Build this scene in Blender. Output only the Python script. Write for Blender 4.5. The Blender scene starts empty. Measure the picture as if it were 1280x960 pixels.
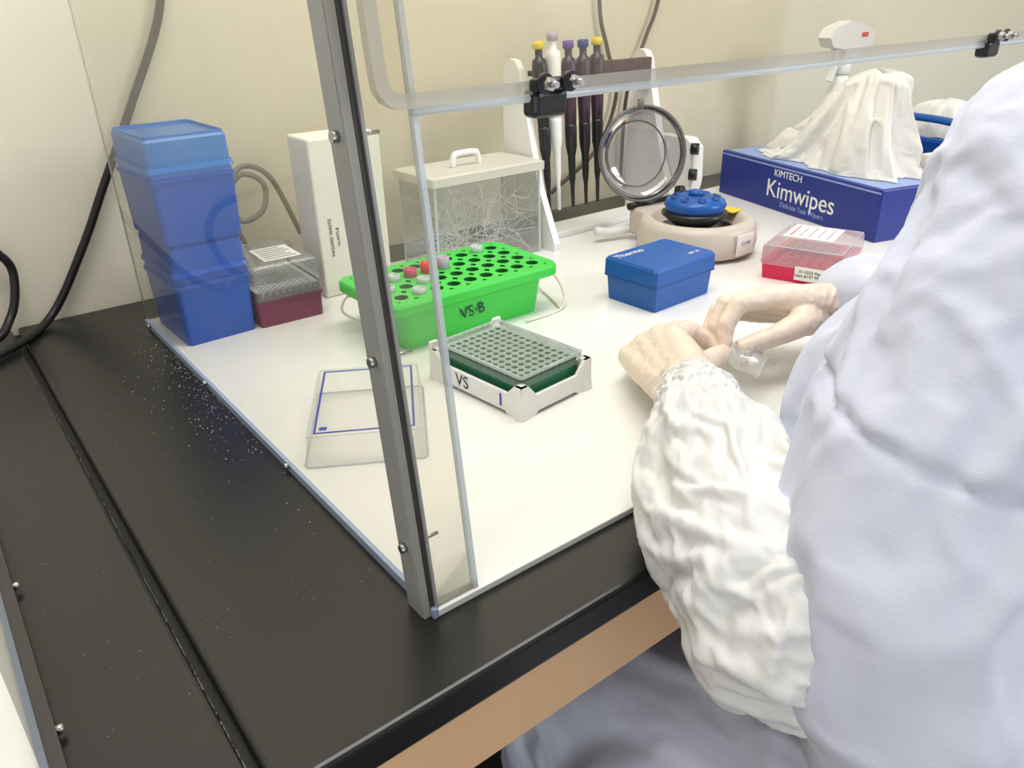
import bpy, bmesh, math, random
from mathutils import Vector, Matrix, noise
random.seed(4)
sc = bpy.context.scene
sc.view_settings.view_transform = 'Standard'

# ------------------------------------------------------------------ helpers
def lin(c):
    out = []
    for v in c:
        v = v/255.0
        out.append(v/12.92 if v <= 0.04045 else ((v+0.055)/1.055)**2.4)
    return (out[0], out[1], out[2], 1.0)

def link(o, parent=None):
    sc.collection.objects.link(o)
    if parent is not None:
        o.parent = parent
    return o

def group(name, loc=(0, 0, 0), rz=0.0):
    e = bpy.data.objects.new(name, None)
    e.location = loc
    e.rotation_euler = (0, 0, rz)
    e.empty_display_size = 0.05
    return link(e)

def mobj(name, verts, faces, mat, parent=None, smooth=False):
    me = bpy.data.meshes.new(name)
    me.from_pydata([tuple(v) for v in verts], [], faces)
    me.update()
    bm = bmesh.new(); bm.from_mesh(me)
    bmesh.ops.recalc_face_normals(bm, faces=bm.faces)
    bm.to_mesh(me); bm.free()
    if mat: me.materials.append(mat)
    if smooth:
        for p in me.polygons: p.use_smooth = True
    return link(bpy.data.objects.new(name, me), parent)

def bmobj(name, bm, mat, parent=None, smooth=False):
    me = bpy.data.meshes.new(name)
    bmesh.ops.recalc_face_normals(bm, faces=bm.faces)
    bm.to_mesh(me); bm.free()
    if mat: me.materials.append(mat)
    if smooth:
        for p in me.polygons: p.use_smooth = True
    return link(bpy.data.objects.new(name, me), parent)

def box(name, xr, yr, zr, mat, parent=None, bev=0.0, seg=2, M=None):
    bm = bmesh.new()
    bmesh.ops.create_cube(bm, size=1.0)
    for v in bm.verts:
        v.co = Vector((xr[0]+(v.co.x+.5)*(xr[1]-xr[0]), yr[0]+(v.co.y+.5)*(yr[1]-yr[0]), zr[0]+(v.co.z+.5)*(zr[1]-zr[0])))
    if bev > 0:
        bmesh.ops.bevel(bm, geom=list(bm.edges), offset=bev, segments=seg, profile=.5, affect='EDGES')
    if M is not None:
        bm.transform(M)
    return bmobj(name, bm, mat, parent)

def rr(w, d, r, n=5):
    pts = []
    r = max(min(r, w/2-1e-5, d/2-1e-5), 1e-5)
    for cx, cy, a0 in ((w/2-r, d/2-r, 0), (-w/2+r, d/2-r, 90), (-w/2+r, -d/2+r, 180), (w/2-r, -d/2+r, 270)):
        for i in range(n+1):
            a = math.radians(a0+90*i/n)
            pts.append((cx+r*math.cos(a), cy+r*math.sin(a)))
    return pts

def loft(name, rings, mat, parent=None, c=(0, 0), cap0=True, cap1=True, smooth=False, n=5):
    verts, faces = [], []
    m = 4*(n+1)
    for (w, d, r, z) in rings:
        for x, y in rr(w, d, r, n):
            verts.append((c[0]+x, c[1]+y, z))
    for k in range(len(rings)-1):
        for i in range(m):
            j = (i+1) % m
            faces.append((k*m+i, k*m+j, (k+1)*m+j, (k+1)*m+i))
    if cap0: faces.append(tuple(range(m)))
    if cap1: faces.append(tuple(range((len(rings)-1)*m, len(rings)*m)))
    return mobj(name, verts, faces, mat, parent, smooth)

def cyl(name, p0, p1, r0, r1, mat, parent=None, seg=20, smooth=True, cap=True):
    p0, p1 = Vector(p0), Vector(p1)
    d = (p1-p0).normalized()
    u = d.orthogonal().normalized(); v = d.cross(u)
    verts, faces = [], []
    for p, r in ((p0, r0), (p1, r1)):
        for i in range(seg):
            a = 2*math.pi*i/seg
            verts.append(p+(u*math.cos(a)+v*math.sin(a))*r)
    for i in range(seg):
        j = (i+1) % seg
        faces.append((i, j, seg+j, seg+i))
    if cap:
        faces.append(tuple(range(seg))); faces.append(tuple(range(seg, 2*seg)))
    o = mobj(name, verts, faces, mat, parent)
    if smooth:
        for p in o.data.polygons:
            if len(p.vertices) == 4: p.use_smooth = True
    return o

def lathe(name, prof, mat, parent=None, M=None, seg=40, smooth=True, caps=True):
    verts, faces = [], []
    for r, z in prof:
        for i in range(seg):
            a = 2*math.pi*i/seg
            verts.append(Vector((r*math.cos(a), r*math.sin(a), z)))
    for k in range(len(prof)-1):
        for i in range(seg):
            j = (i+1) % seg
            faces.append((k*seg+i, k*seg+j, (k+1)*seg+j, (k+1)*seg+i))
    closed = prof[0] == prof[-1]
    if caps and prof[0][0] > 1e-3 and not closed: faces.append(tuple(range(seg)))
    if caps and prof[-1][0] > 1e-3 and not closed: faces.append(tuple(range((len(prof)-1)*seg, len(prof)*seg)))
    if M is not None: verts = [M @ v for v in verts]
    o = mobj(name, verts, faces, mat, parent, False)
    if smooth:
        for p in o.data.polygons:
            if len(p.vertices) == 4: p.use_smooth = True
    return o

def axisM(loc, zdir, xdir=None):
    z = Vector(zdir).normalized()
    x = Vector(xdir) if xdir is not None else z.orthogonal()
    x = (x - z*x.dot(z)).normalized()
    y = z.cross(x)
    M = Matrix((x, y, z)).transposed().to_4x4()
    M.translation = Vector(loc)
    return M

def catmull(pts, n):
    P = [Vector(p) for p in pts]
    P = [P[0]*2-P[1]]+P+[P[-1]*2-P[-2]]
    out = []
    for i in range(1, len(P)-2):
        for k in range(n):
            t = k/n
            out.append(0.5*((2*P[i])+(P[i+1]-P[i-1])*t+(2*P[i-1]-5*P[i]+4*P[i+1]-P[i+2])*t*t+(-P[i-1]+3*P[i]-3*P[i+1]+P[i+2])*t**3))
    out.append(P[-2])
    return out

def tube(name, pts, r, mat, parent=None, n=10, seg=10, smooth_path=True):
    pth = catmull(pts, n) if smooth_path and len(pts) > 2 else [Vector(p) for p in pts]
    verts, faces = [], []
    t = (pth[1]-pth[0]).normalized()
    u = t.orthogonal().normalized()
    for k, p in enumerate(pth):
        a = pth[max(k-1, 0)]; b = pth[min(k+1, len(pth)-1)]
        t = (b-a).normalized()
        u = (u-t*u.dot(t)).normalized(); v = t.cross(u)
        for i in range(seg):
            an = 2*math.pi*i/seg
            verts.append(p+(u*math.cos(an)+v*math.sin(an))*r)
    for k in range(len(pth)-1):
        for i in range(seg):
            j = (i+1) % seg
            faces.append((k*seg+i, k*seg+j, (k+1)*seg+j, (k+1)*seg+i))
    faces.append(tuple(range(seg))); faces.append(tuple(range((len(pth)-1)*seg, len(pth)*seg)))
    return mobj(name, verts, faces, mat, parent, True)

def prism(name, poly, axis, a0, a1, mat, parent=None):
    def mk(p, a):
        return {'x': (a, p[0], p[1]), 'y': (p[0], a, p[1]), 'z': (p[0], p[1], a)}[axis]
    n = len(poly)
    verts = [mk(p, a0) for p in poly]+[mk(p, a1) for p in poly]
    faces = [tuple(range(n)), tuple(range(2*n-1, n-1, -1))]
    for i in range(n):
        j = (i+1) % n
        faces.append((i, j, n+j, n+i))
    return mobj(name, verts, faces, mat, parent)

def holes(name, x0, x1, y0, y1, nx, ny, r, z, depth, w, d, rc, mat, matin, parent, seg=16):
    verts, faces, mi = [], [], []
    cw = (x1-x0)/nx; ch = (y1-y0)/ny
    for i in range(nx):
        for j in range(ny):
            cx = x0+cw*(i+.5); cy = y0+ch*(j+.5)
            b = len(verts)
            for k in range(seg):
                a = 2*math.pi*(k+.5)/seg
                c, s = math.cos(a), math.sin(a)
                m = max(abs(c), abs(s))
                verts.append((cx+c/m*cw/2, cy+s/m*ch/2, z))
            for zz, rad in ((z, r), (z-depth, r*.8)):
                for k in range(seg):
                    a = 2*math.pi*(k+.5)/seg
                    verts.append((cx+rad*math.cos(a), cy+rad*math.sin(a), zz))
            for k in range(seg):
                l = (k+1) % seg
                faces.append((b+k, b+l, b+seg+l, b+seg+k)); mi.append(0)
                faces.append((b+seg+k, b+seg+l, b+2*seg+l, b+2*seg+k)); mi.append(1)
            faces.append(tuple(b+2*seg+k for k in range(seg))); mi.append(1)
    b = len(verts)
    out = rr(w, d, rc, 5)
    n = len(out)
    for x, y in out: verts.append((x, y, z))
    for x, y in out:
        verts.append((min(max(x, x0), x1), min(max(y, y0), y1), z))
    for i in range(n):
        j = (i+1) % n
        faces.append((b+i, b+j, b+n+j, b+n+i)); mi.append(0)
    me = bpy.data.meshes.new(name)
    me.from_pydata(verts, [], faces); me.update()
    me.materials.append(mat); me.materials.append(matin)
    for p, m_ in zip(me.polygons, mi): p.material_index = m_
    return link(bpy.data.objects.new(name, me), parent)

def text(body, size, loc, xdir, ydir, mat, parent, name='lettering', ext=0.0001):
    cu = bpy.data.curves.new(name, 'FONT')
    cu.body = body; cu.size = size; cu.extrude = ext
    cu.align_x = 'CENTER'; cu.align_y = 'CENTER'
    tmp = bpy.data.objects.new(name+'_tmp', cu)
    sc.collection.objects.link(tmp)
    bpy.context.view_layer.update()
    me = bpy.data.meshes.new_from_object(tmp.evaluated_get(bpy.context.evaluated_depsgraph_get()))
    bpy.data.objects.remove(tmp)
    x = Vector(xdir).normalized(); y = Vector(ydir).normalized(); z = x.cross(y)
    M = Matrix((x, y, z)).transposed().to_4x4(); M.translation = Vector(loc)
    me.transform(M)
    me.materials.clear(); me.materials.append(mat)
    return link(bpy.data.objects.new(name, me), parent)

# ------------------------------------------------------------------ materials
def nt(name):
    m = bpy.data.materials.new(name); m.use_nodes = True
    t = m.node_tree; t.nodes.clear()
    o = t.nodes.new('ShaderNodeOutputMaterial')
    return m, t, o

def pmat(name, col, rough=.5, metal=0.0, var=0.06, vscale=8.0, bump=0.0, bscale=60.0, trans=0.0, spec=.5, sss=0.0, bdist=.002, coat=0.0):
    m, t, o = nt(name)
    b = t.nodes.new('ShaderNodeBsdfPrincipled')
    b.inputs['Roughness'].default_value = rough
    b.inputs['Metallic'].default_value = metal
    b.inputs['Specular IOR Level'].default_value = spec
    b.inputs['Coat Weight'].default_value = coat
    if sss > 0:
        b.inputs['Subsurface Weight'].default_value = sss
        b.inputs['Subsurface Scale'].default_value = .01
    tc = t.nodes.new('ShaderNodeTexCoord')
    n = t.nodes.new('ShaderNodeTexNoise'); n.inputs['Scale'].default_value = vscale; n.inputs['Detail'].default_value = 4
    t.links.new(tc.outputs['Object'], n.inputs['Vector'])
    mx = t.nodes.new('ShaderNodeMix'); mx.data_type = 'RGBA'
    c = lin(col)
    mx.inputs[6].default_value = tuple(min(1, v*(1+var)) for v in c[:3])+(1,)
    mx.inputs[7].default_value = tuple(v*(1-var) for v in c[:3])+(1,)
    t.links.new(n.outputs['Fac'], mx.inputs[0])
    t.links.new(mx.outputs[2], b.inputs['Base Color'])
    if bump > 0:
        n2 = t.nodes.new('ShaderNodeTexNoise'); n2.inputs['Scale'].default_value = bscale; n2.inputs['Detail'].default_value = 6
        t.links.new(tc.outputs['Object'], n2.inputs['Vector'])
        bp = t.nodes.new('ShaderNodeBump'); bp.inputs['Strength'].default_value = bump; bp.inputs['Distance'].default_value = bdist
        t.links.new(n2.outputs['Fac'], bp.inputs['Height'])
        t.links.new(bp.outputs['Normal'], b.inputs['Normal'])
    if trans > 0:
        tr = t.nodes.new('ShaderNodeBsdfTransparent')
        tr.inputs['Color'].default_value = tuple(.5+.5*v for v in c[:3])+(1,)
        ms = t.nodes.new('ShaderNodeMixShader'); ms.inputs[0].default_value = trans
        t.links.new(b.outputs[0], ms.inputs[1]); t.links.new(tr.outputs[0], ms.inputs[2])
        t.links.new(ms.outputs[0], o.inputs['Surface'])
    else:
        t.links.new(b.outputs[0], o.inputs['Surface'])
    return m

def clear(name, tint=(245, 245, 235), haze=0.04, hazecol=(235, 230, 210), rough=.03, refl=1.0, scratch=0.0):
    m, t, o = nt(name)
    tr = t.nodes.new('ShaderNodeBsdfTransparent'); tr.inputs['Color'].default_value = lin(tint)
    df = t.nodes.new('ShaderNodeBsdfDiffuse'); df.inputs['Color'].default_value = lin(hazecol)
    gl = t.nodes.new('ShaderNodeBsdfGlossy'); gl.inputs['Roughness'].default_value = rough
    m1 = t.nodes.new('ShaderNodeMixShader'); m1.inputs[0].default_value = haze
    t.links.new(tr.outputs[0], m1.inputs[1]); t.links.new(df.outputs[0], m1.inputs[2])
    fr = t.nodes.new('ShaderNodeFresnel'); fr.inputs['IOR'].default_value = 1.45
    mu = t.nodes.new('ShaderNodeMath'); mu.operation = 'MULTIPLY'; mu.inputs[1].default_value = refl
    t.links.new(fr.outputs[0], mu.inputs[0])
    m2 = t.nodes.new('ShaderNodeMixShader')
    t.links.new(mu.outputs[0], m2.inputs[0]); t.links.new(m1.outputs[0], m2.inputs[1]); t.links.new(gl.outputs[0], m2.inputs[2])
    t.links.new(m2.outputs[0], o.inputs['Surface'])
    if scratch > 0:
        tc = t.nodes.new('ShaderNodeTexCoord')
        n = t.nodes.new('ShaderNodeTexNoise'); n.inputs['Scale'].default_value = 9; n.inputs['Detail'].default_value = 8
        t.links.new(tc.outputs['Object'], n.inputs['Vector'])
        mr = t.nodes.new('ShaderNodeMapRange')
        mr.inputs[1].default_value = .45; mr.inputs[2].default_value = .75
        mr.inputs[3].default_value = haze; mr.inputs[4].default_value = haze+scratch
        t.links.new(n.outputs['Fac'], mr.inputs[0]); t.links.new(mr.outputs[0], m1.inputs[0])
    return m

M_wall = pmat('cream_wall_paint', (242, 236, 217), .7, var=.03, vscale=1.5, bump=.1, bscale=120)
M_floor = pmat('dark_floor', (80, 78, 80), .5, var=.2)
M_bench = pmat('black_epoxy', (26, 25, 24), .30, var=.4, vscale=5, bump=.15, bscale=220, bdist=.0006)
M_benchE = pmat('worn_edge', (95, 90, 84), .4, var=.7, vscale=60)
M_wood = pmat('bench_wood', (240, 196, 150), .45, var=.10, vscale=6)
M_dark = pmat('dark_cabinet', (20, 19, 20), .6)
M_board = pmat('white_board', (234, 234, 230), .22, var=.02, vscale=3)
M_edge = pmat('board_edge', (150, 165, 190), .35)
M_acr = clear('clear_acrylic', (251, 250, 246), haze=.05, hazecol=(228, 222, 204), refl=.5, scratch=.05)
M_acr2 = clear('clear_acrylic_flap', (247, 244, 236), haze=.10, hazecol=(215, 208, 194), refl=.16, rough=.12, scratch=.07)
M_acrE = pmat('acrylic_edge', (218, 216, 207), .2, trans=.62)
M_acrB = pmat('acrylic_bright_edge', (228, 235, 240), .2, trans=.4)
M_post = pmat('grey_post', (162, 162, 162), .3, metal=.1, var=.1, vscale=20, trans=.12)
M_post2 = pmat('dark_post_gap', (58, 54, 52), .4)
M_steel = pmat('steel', (190, 188, 185), .25, metal=1.0)
M_black = pmat('black_plastic', (22, 22, 24), .35)
M_blue = pmat('blue_tipbox', (20, 92, 200), .25, trans=.20, var=.1)
M_blue2 = pmat('blue_tipbox_lid', (62, 142, 222), .2, trans=.38, var=.08)
M_dblue = pmat('dark_blue', (20, 60, 130), .4)
M_pblue = pmat('plain_blue_plastic', (6, 84, 165), .35, var=.05)
M_purple = pmat('purple_plastic', (120, 30, 80), .35)
M_cl = clear('clear_plastic', (238, 241, 241), haze=.16, hazecol=(235, 238, 238), rough=.1)
M_cl2 = clear('clear_lid', (250, 251, 250), haze=.10, hazecol=(242, 242, 240), rough=.05, refl=.6)
M_film = clear('clear_film', (246, 246, 246), haze=.25, hazecol=(250, 250, 250), rough=.15, refl=.6)
M_paper = pmat('paper_label', (235, 232, 225), .7)
M_ink = pmat('ink', (25, 30, 60), .6)
M_inkb = pmat('blue_ink', (50, 65, 165), .6)
M_white = pmat('white_plastic', (236, 236, 234), .4, var=.02)
M_foam = pmat('white_carton', (234, 231, 222), .6, var=.03)
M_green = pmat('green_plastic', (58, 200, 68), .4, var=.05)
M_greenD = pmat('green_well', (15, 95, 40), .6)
M_pgreen = pmat('plate_green', (10, 105, 65), .35)
M_pgreenT = pmat('plate_top', (135, 170, 148), .35)
M_pgreenW = pmat('plate_well', (30, 85, 60), .4)
M_wire = pmat('cream_wire', (225, 220, 200), .35)
M_red = pmat('red_cap', (225, 40, 35), .35)
M_rasp = pmat('raspberry_cap', (185, 60, 90), .35)
M_grey = pmat('grey_cap', (178, 165, 180), .4)
M_ccap = pmat('pale_cap', (205, 215, 212), .3, trans=.2)
M_pink = pmat('crimson_plastic', (222, 22, 80), .35)
M_smoke = pmat('smoked_plastic', (95, 68, 74), .25, trans=.35)
M_plum = pmat('plum_plastic', (62, 38, 56), .35)
M_yellow = pmat('yellow_plastic', (225, 200, 40), .4)
M_violet = pmat('violet_plastic', (110, 70, 150), .4)
M_fuge = pmat('centrifuge_beige', (200, 190, 178), .4)
M_lid = clear('smoke_lid', (222, 219, 222), haze=.20, hazecol=(165, 160, 166), rough=.06, refl=1.6)
M_lidrim = pmat('smoke_rim', (130, 124, 124), .25, trans=.35)
M_kblue = pmat('tissue_box_blue', (26, 44, 134), .4, var=.12, vscale=5)
M_klight = pmat('tissue_box_light', (140, 165, 215), .4)
M_tissue = pmat('tissue', (236, 234, 229), .75, trans=.10)
M_coat = pmat('coat_cloth', (216, 220, 238), .85, var=.02, bump=.25, bscale=500, bdist=.0008, spec=.2)
M_tyvek = pmat('nonwoven_sleeve', (229, 229, 228), .5, var=.02, bump=.25, bscale=80, bdist=.0015, spec=.35)
M_glove = pmat('latex_glove', (238, 220, 204), .36, var=.06, vscale=34, bump=.4, bscale=90, bdist=.0015)
M_skin = pmat('skin', (215, 165, 140), .5, sss=.1)
M_hair = pmat('hair', (60, 40, 30), .6, bump=.6, bscale=80)
M_cable = pmat('black_cable', (22, 22, 24), .4)
M_gcable = pmat('grey_cable', (140, 138, 130), .45)
M_bcable = pmat('brown_cable', (70, 45, 35), .45)
M_dust = pmat('white_dust', (225, 222, 215), .9)
M_jean = pmat('trouser_cloth', (50, 55, 80), .9)

# ------------------------------------------------------------------ person first (includes cloth settling)
def cap(bm, p0, r0, p1, r1, seg=20):
    p0, p1 = Vector(p0), Vector(p1)
    for p, r in ((p0, r0), (p1, r1)):
        bmesh.ops.create_icosphere(bm, subdivisions=3, radius=r, matrix=Matrix.Translation(p))
    d = p1-p0
    if d.length > 1e-5:
        M = axisM((p0+p1)/2, d)
        bmesh.ops.create_cone(bm, cap_ends=True, segments=seg, radius1=r0, radius2=r1, depth=d.length, matrix=M)
def chain(bm, pts):
    for (a, ra), (b, rb) in zip(pts[:-1], pts[1:]):
        cap(bm, a, ra, b, rb)
def ell(bm, c, r):
    bmesh.ops.create_icosphere(bm, subdivisions=4, radius=1, matrix=Matrix.Translation(c) @ Matrix.Diagonal((r[0], r[1], r[2], 1)))
def fuse(name, bm, voxel, sm, mat, parent, fn=None):
    me = bpy.data.meshes.new(name+'_raw'); bm.to_mesh(me); bm.free()
    o = bpy.data.objects.new(name+'_raw', me); sc.collection.objects.link(o)
    r = o.modifiers.new('r', 'REMESH'); r.mode = 'VOXEL'; r.voxel_size = voxel
    if sm:
        s = o.modifiers.new('s', 'SMOOTH'); s.factor = .5; s.iterations = sm
    bpy.context.view_layer.update()
    m2 = bpy.data.meshes.new_from_object(o.evaluated_get(bpy.context.evaluated_depsgraph_get()))
    bpy.data.objects.remove(o)
    if fn:
        ns = [v.normal.copy() for v in m2.vertices]
        for v, n in zip(m2.vertices, ns):
            v.co = fn(v.co.copy(), n)
        m2.update()
    m2.materials.clear(); m2.materials.append(mat)
    for p in m2.polygons: p.use_smooth = True
    m2.name = name
    return link(bpy.data.objects.new(name, m2), parent)

def settle(o, frames, weights, shrink, grav, bend, colliders=(), pinst=1.0, subsurf=0, quality=6, tens=15, selfc=False, smooth=0, damp=1.0):
    """let the cloth buckle and drape for a few frames, then freeze it as plain geometry"""
    vg = o.vertex_groups.new(name='pin')
    for i, w_ in enumerate(weights):
        if w_ > 0: vg.add([i], w_, 'REPLACE')
    cols = []
    for c in colliders:
        c.modifiers.new('col', 'COLLISION')
        c.collision.thickness_outer = .003
        c.collision.cloth_friction = 8
        cols.append(c)
    m = o.modifiers.new('cloth', 'CLOTH'); s = m.settings
    s.quality = quality; s.mass = .12
    s.tension_stiffness = tens; s.compression_stiffness = tens; s.shear_stiffness = tens*.4
    s.bending_stiffness = bend
    s.air_damping = damp
    s.shrink_min = shrink
    s.vertex_group_mass = 'pin'; s.pin_stiffness = pinst
    s.effector_weights.gravity = grav
    m.collision_settings.use_collision = len(cols) > 0
    m.collision_settings.distance_min = .002
    m.collision_settings.use_self_collision = selfc
    if selfc: m.collision_settings.self_distance_min = .0015
    m.point_cache.frame_start = 1; m.point_cache.frame_end = frames+1
    for f in range(1, frames+1):
        sc.frame_set(f)
    if smooth:
        sm = o.modifiers.new('sm', 'SMOOTH'); sm.factor = .5; sm.iterations = smooth
    if subsurf:
        ss = o.modifiers.new('ss', 'SUBSURF'); ss.levels = subsurf; ss.render_levels = subsurf
    bpy.context.view_layer.update()
    m2 = bpy.data.meshes.new_from_object(o.evaluated_get(bpy.context.evaluated_depsgraph_get()))
    o.modifiers.clear(); o.vertex_groups.clear()
    o.data = m2
    for p in m2.polygons: p.use_smooth = True
    sc.frame_set(1)

def rid(p, seed=0.0, w=.6):
    q = p+Vector((seed, seed*1.3, -seed))
    q = q+noise.noise_vector(q*.7)*w
    return 1-2.0*abs(noise.noise(q))

def ridge2(x, y, z):
    return 1-2*abs(noise.noise(Vector((x, y, z))))
def draped(name, c, R0, H, mat, parent, seed, lean=(0, 0), pw=1.3, nA=120, nT=50, pleat=.22, top=.22, frames=9):
    """sheet pulled up into a soft pleated peak, then crumpled with the cloth solver"""
    verts, faces, w_ = [], [], []
    for k in range(nT+1):
        t = k/nT
        rr_ = top+(1-top)*(1-t)**pw
        if t > .84: rr_ *= math.sqrt(max(0.002, 1-((t-.84)/.162)**2))
        for i in range(nA):
            a = 2*math.pi*i/nA
            ca, sa = math.cos(a), math.sin(a)
            f = ridge2(ca*1.9, sa*1.9, t*.5+seed)
            f2 = ridge2(ca*4.0, sa*4.0, t*1.0+seed*2)
            r = rr_*(1+pleat*(f-.45)+.14*(f2-.5))
            z = H*t*(1+.25*noise.noise(Vector((ca*.8, sa*.8, seed*3)))*t)
            verts.append((c[0]+lean[0]*t+ca*r*R0[0], c[1]+lean[1]*t+sa*r*R0[1], c[2]+max(z, 0)))
            w_.append(1.0 if k < 2 else .05)
    for k in range(nT):
        for i in range(nA):
            j = (i+1) % nA
            faces.append((k*nA+i, k*nA+j, (k+1)*nA+j, (k+1)*nA+i))
    faces.append(tuple(range(nT*nA, (nT+1)*nA)))
    o = mobj(name, verts, faces, mat, None, True)
    if frames:
        settle(o, frames, w_, -.13, .1, .05, pinst=.4, quality=5, tens=15, subsurf=1, damp=2)
    for v in o.data.vertices:
        if v.co.z < c[2]: v.co.z = c[2]
    o.parent = parent
    return o

person = group('seated_person')
bm = bmesh.new()
SL = (.50, .14, .285); SR = (.84, .14, .285)
for sx in (-1, 1):
    chain(bm, [((.66+sx*.05, -.10, -.30), .13), ((.66+sx*.06, .0, -.14), .135), ((.66+sx*.08, .13, .0), .122), ((.66+sx*.09, .185, .09), .121), ((.66+sx*.085, .175, .20), .096), ((.66+sx*.06, .16, .285), .080)])
chain(bm, [((.66, -.10, -.30), .15), ((.66, .0, -.10), .14), ((.66, .13, .10), .14), ((.66, .15, .27), .10), ((.66, .175, .36), .062)])
chain(bm, [(SL, .077), ((.66, .155, .30), .080), (SR, .080)])
chain(bm, [(SL, .077), ((.468, .14, .22), .082), ((.436, .143, .155), .084), ((.410, .143, .095), .077), ((.399, .127, .045), .077), ((.408, .108, .0), .079), ((.43, .09, -.05), .07)])
chain(bm, [((.56, .16, .2), .085), ((.445, .14, .18), .080)])
chain(bm, [(SR, .085), ((.89, .15, .16), .075), ((.92, .18, .06), .06), ((.86, .29, .065), .052), ((.80, .385, .068), .044)])
for sx in (-1, 1):
    chain(bm, [((.66+sx*.09, -.06, -.32), .13), ((.66+sx*.17, .20, -.30), .115), ((.66+sx*.24, .42, -.29), .098)])
    chain(bm, [((.66+sx*.24, .40, -.30), .09), ((.66+sx*.27, .41, -.45), .075), ((.66+sx*.28, .40, -.60), .07)])
    chain(bm, [((.66+sx*.27, .30, -.30), .08), ((.66+sx*.31, .28, -.42), .06), ((.66+sx*.32, .26, -.60), .05)])
chain(bm, [((.50, .3, -.33), .09), ((.82, .3, -.33), .09)])
def coatfn(p, n):
    f = rid(Vector((p.x*7, p.y*7, p.z*4.0)), 2.0)
    u = p.x*.6+p.z*.8; v = p.z*.6-p.x*.8
    f2 = rid(Vector((u*9, v*26, p.y*10)), 7.0, .8)
    low = 1.0
    if p.z > 0: low = .45+1.1*max(0, min(1, (.18-p.z)/.12))
    a = .007*f+.0055*f2*low-.006
    return p+n*a
coat = fuse('lab_coat', bm, .0072, 2, M_coat, person, coatfn)
wts = [(.035 if v.co.z < .12 else (.06 if v.co.z < .17 else .14)) for v in coat.data.vertices]
settle(coat, 14, wts, -.10, 0.0, .20, pinst=.35, subsurf=0, quality=5, tens=12, smooth=0, damp=2)
def coatfn2(p, n):
    a = 0
    if p.x < .53 and p.z > 0:
        s = p.z-(.166+(p.y-.108)*.13)
        if abs(s) < .014: a -= .0032*math.exp(-(s/.0035)**2)
        if s > 0: a += .0025*math.exp(-s/.03)
    q = p+n*a
    if q.z < .012 and q.z > -.125 and q.y > .295: q.y = .295
    if q.y > .30 and q.z < .004 and q.z > -.04: q.z = .004
    return q
ss = coat.modifiers.new('ss', 'SUBSURF'); ss.levels = 1; ss.render_levels = 1
bpy.context.view_layer.update()
m2 = bpy.data.meshes.new_from_object(coat.evaluated_get(bpy.context.evaluated_depsgraph_get()))
coat.modifiers.clear(); coat.data = m2
ns = [v.normal.copy() for v in m2.vertices]
for v, n in zip(m2.vertices, ns): v.co = coatfn2(v.co.copy(), n)
for p in m2.polygons: p.use_smooth = True
m2.materials.clear(); m2.materials.append(M_coat)

def sleeve(name, pts, mat, nU=130, nV=116, seed=1.0, shrink=-.16, frames=24, colliders=()):
    cen = catmull([p for p, r in pts], 40); rad = catmull([(r, 0, 0) for p, r in pts], 40)
    N = len(cen)
    verts, faces, wts = [], [], []
    u = None
    L = sum((cen[i+1]-cen[i]).length for i in range(N-1))
    for k in range(nU):
        f = k/(nU-1)*(N-1); i = min(int(f), N-2); t = f-i
        c = cen[i].lerp(cen[i+1], t); r = rad[i].lerp(rad[i+1], t).x
        T = (cen[min(i+2, N-1)]-cen[max(i-1, 0)]).normalized()
        if u is None: u = T.orthogonal().normalized()
        u = (u-T*u.dot(T)).normalized(); v = T.cross(u)
        s = k/(nU-1)
        for j in range(nV):
            a = 2*math.pi*j/nV
            n = u*math.cos(a)+v*math.sin(a)
            sl = s*L
            cuff = min(1, s/.10)
            ca, sa = math.cos(a+sl*5), math.sin(a+sl*5)
            off = .0042*(rid(Vector((ca*1.7, sa*1.7, sl*16)), seed, .7)-.5)*cuff+.0016*noise.noise(Vector((ca*5, sa*5, sl*70)))*cuff
            off += (1-cuff)*.0022*math.sin(a*15+4*noise.noise(n*2.5))
            verts.append(c+n*(r+off))
            wts.append(1.0 if (k < 3 or s > .90) else (.10 if s > .82 else .02))
    for k in range(nU-1):
        for j in range(nV):
            l = (j+1) % nV
            faces.append((k*nV+j, k*nV+l, (k+1)*nV+l, (k+1)*nV+j))
    o = mobj(name, verts, faces, mat, person, True)
    settle(o, frames, wts, shrink, .20, .05, colliders=colliders, pinst=.6, subsurf=1, quality=7, tens=20, selfc=True, damp=2)
    me = o.data
    ns = [v.normal.copy() for v in me.vertices]
    for v, n in zip(me.vertices, ns):
        p = v.co
        c1 = rid(Vector((p.x*60, p.y*60, p.z*60)), seed+3, .9)
        v.co = p+n*(.0017*max(0, c1-.40))
        if v.co.y > .296 and v.co.z < .0012: v.co.z = .0012
    return o
bm = bmesh.new()
chain(bm, [((.512, .404, .054), .020), ((.484, .370, .060), .026), ((.428, .305, .062), .036), ((.366, .215, .048), .048), ((.360, .17, .045), .046)])
arm_core = fuse('arm_core', bm, .006, 2, M_skin, None)
bench_core = box('bench_core', (.1, .9), (.303, .7), (-.05, -.003), M_dark, None)
sleeve('disposable_sleeve', [((.512, .404, .054), .028), ((.502, .391, .057), .032), ((.484, .369, .062), .040), ((.456, .338, .066), .048), ((.421, .300, .068), .055), ((.378, .243, .057), .062), ((.354, .192, .040), .062), ((.364, .160, .040), .054), ((.392, .138, .052), .042)], M_tyvek, colliders=(arm_core, bench_core))
bpy.data.objects.remove(arm_core); bpy.data.objects.remove(bench_core)
sleeve('right_sleeve_cuff', [((.782, .412, .069), .030), ((.80, .390, .068), .042), ((.83, .34, .067), .050), ((.87, .27, .065), .054)], M_tyvek, nU=50, nV=60, seed=4.0, shrink=-.10, frames=8)

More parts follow.
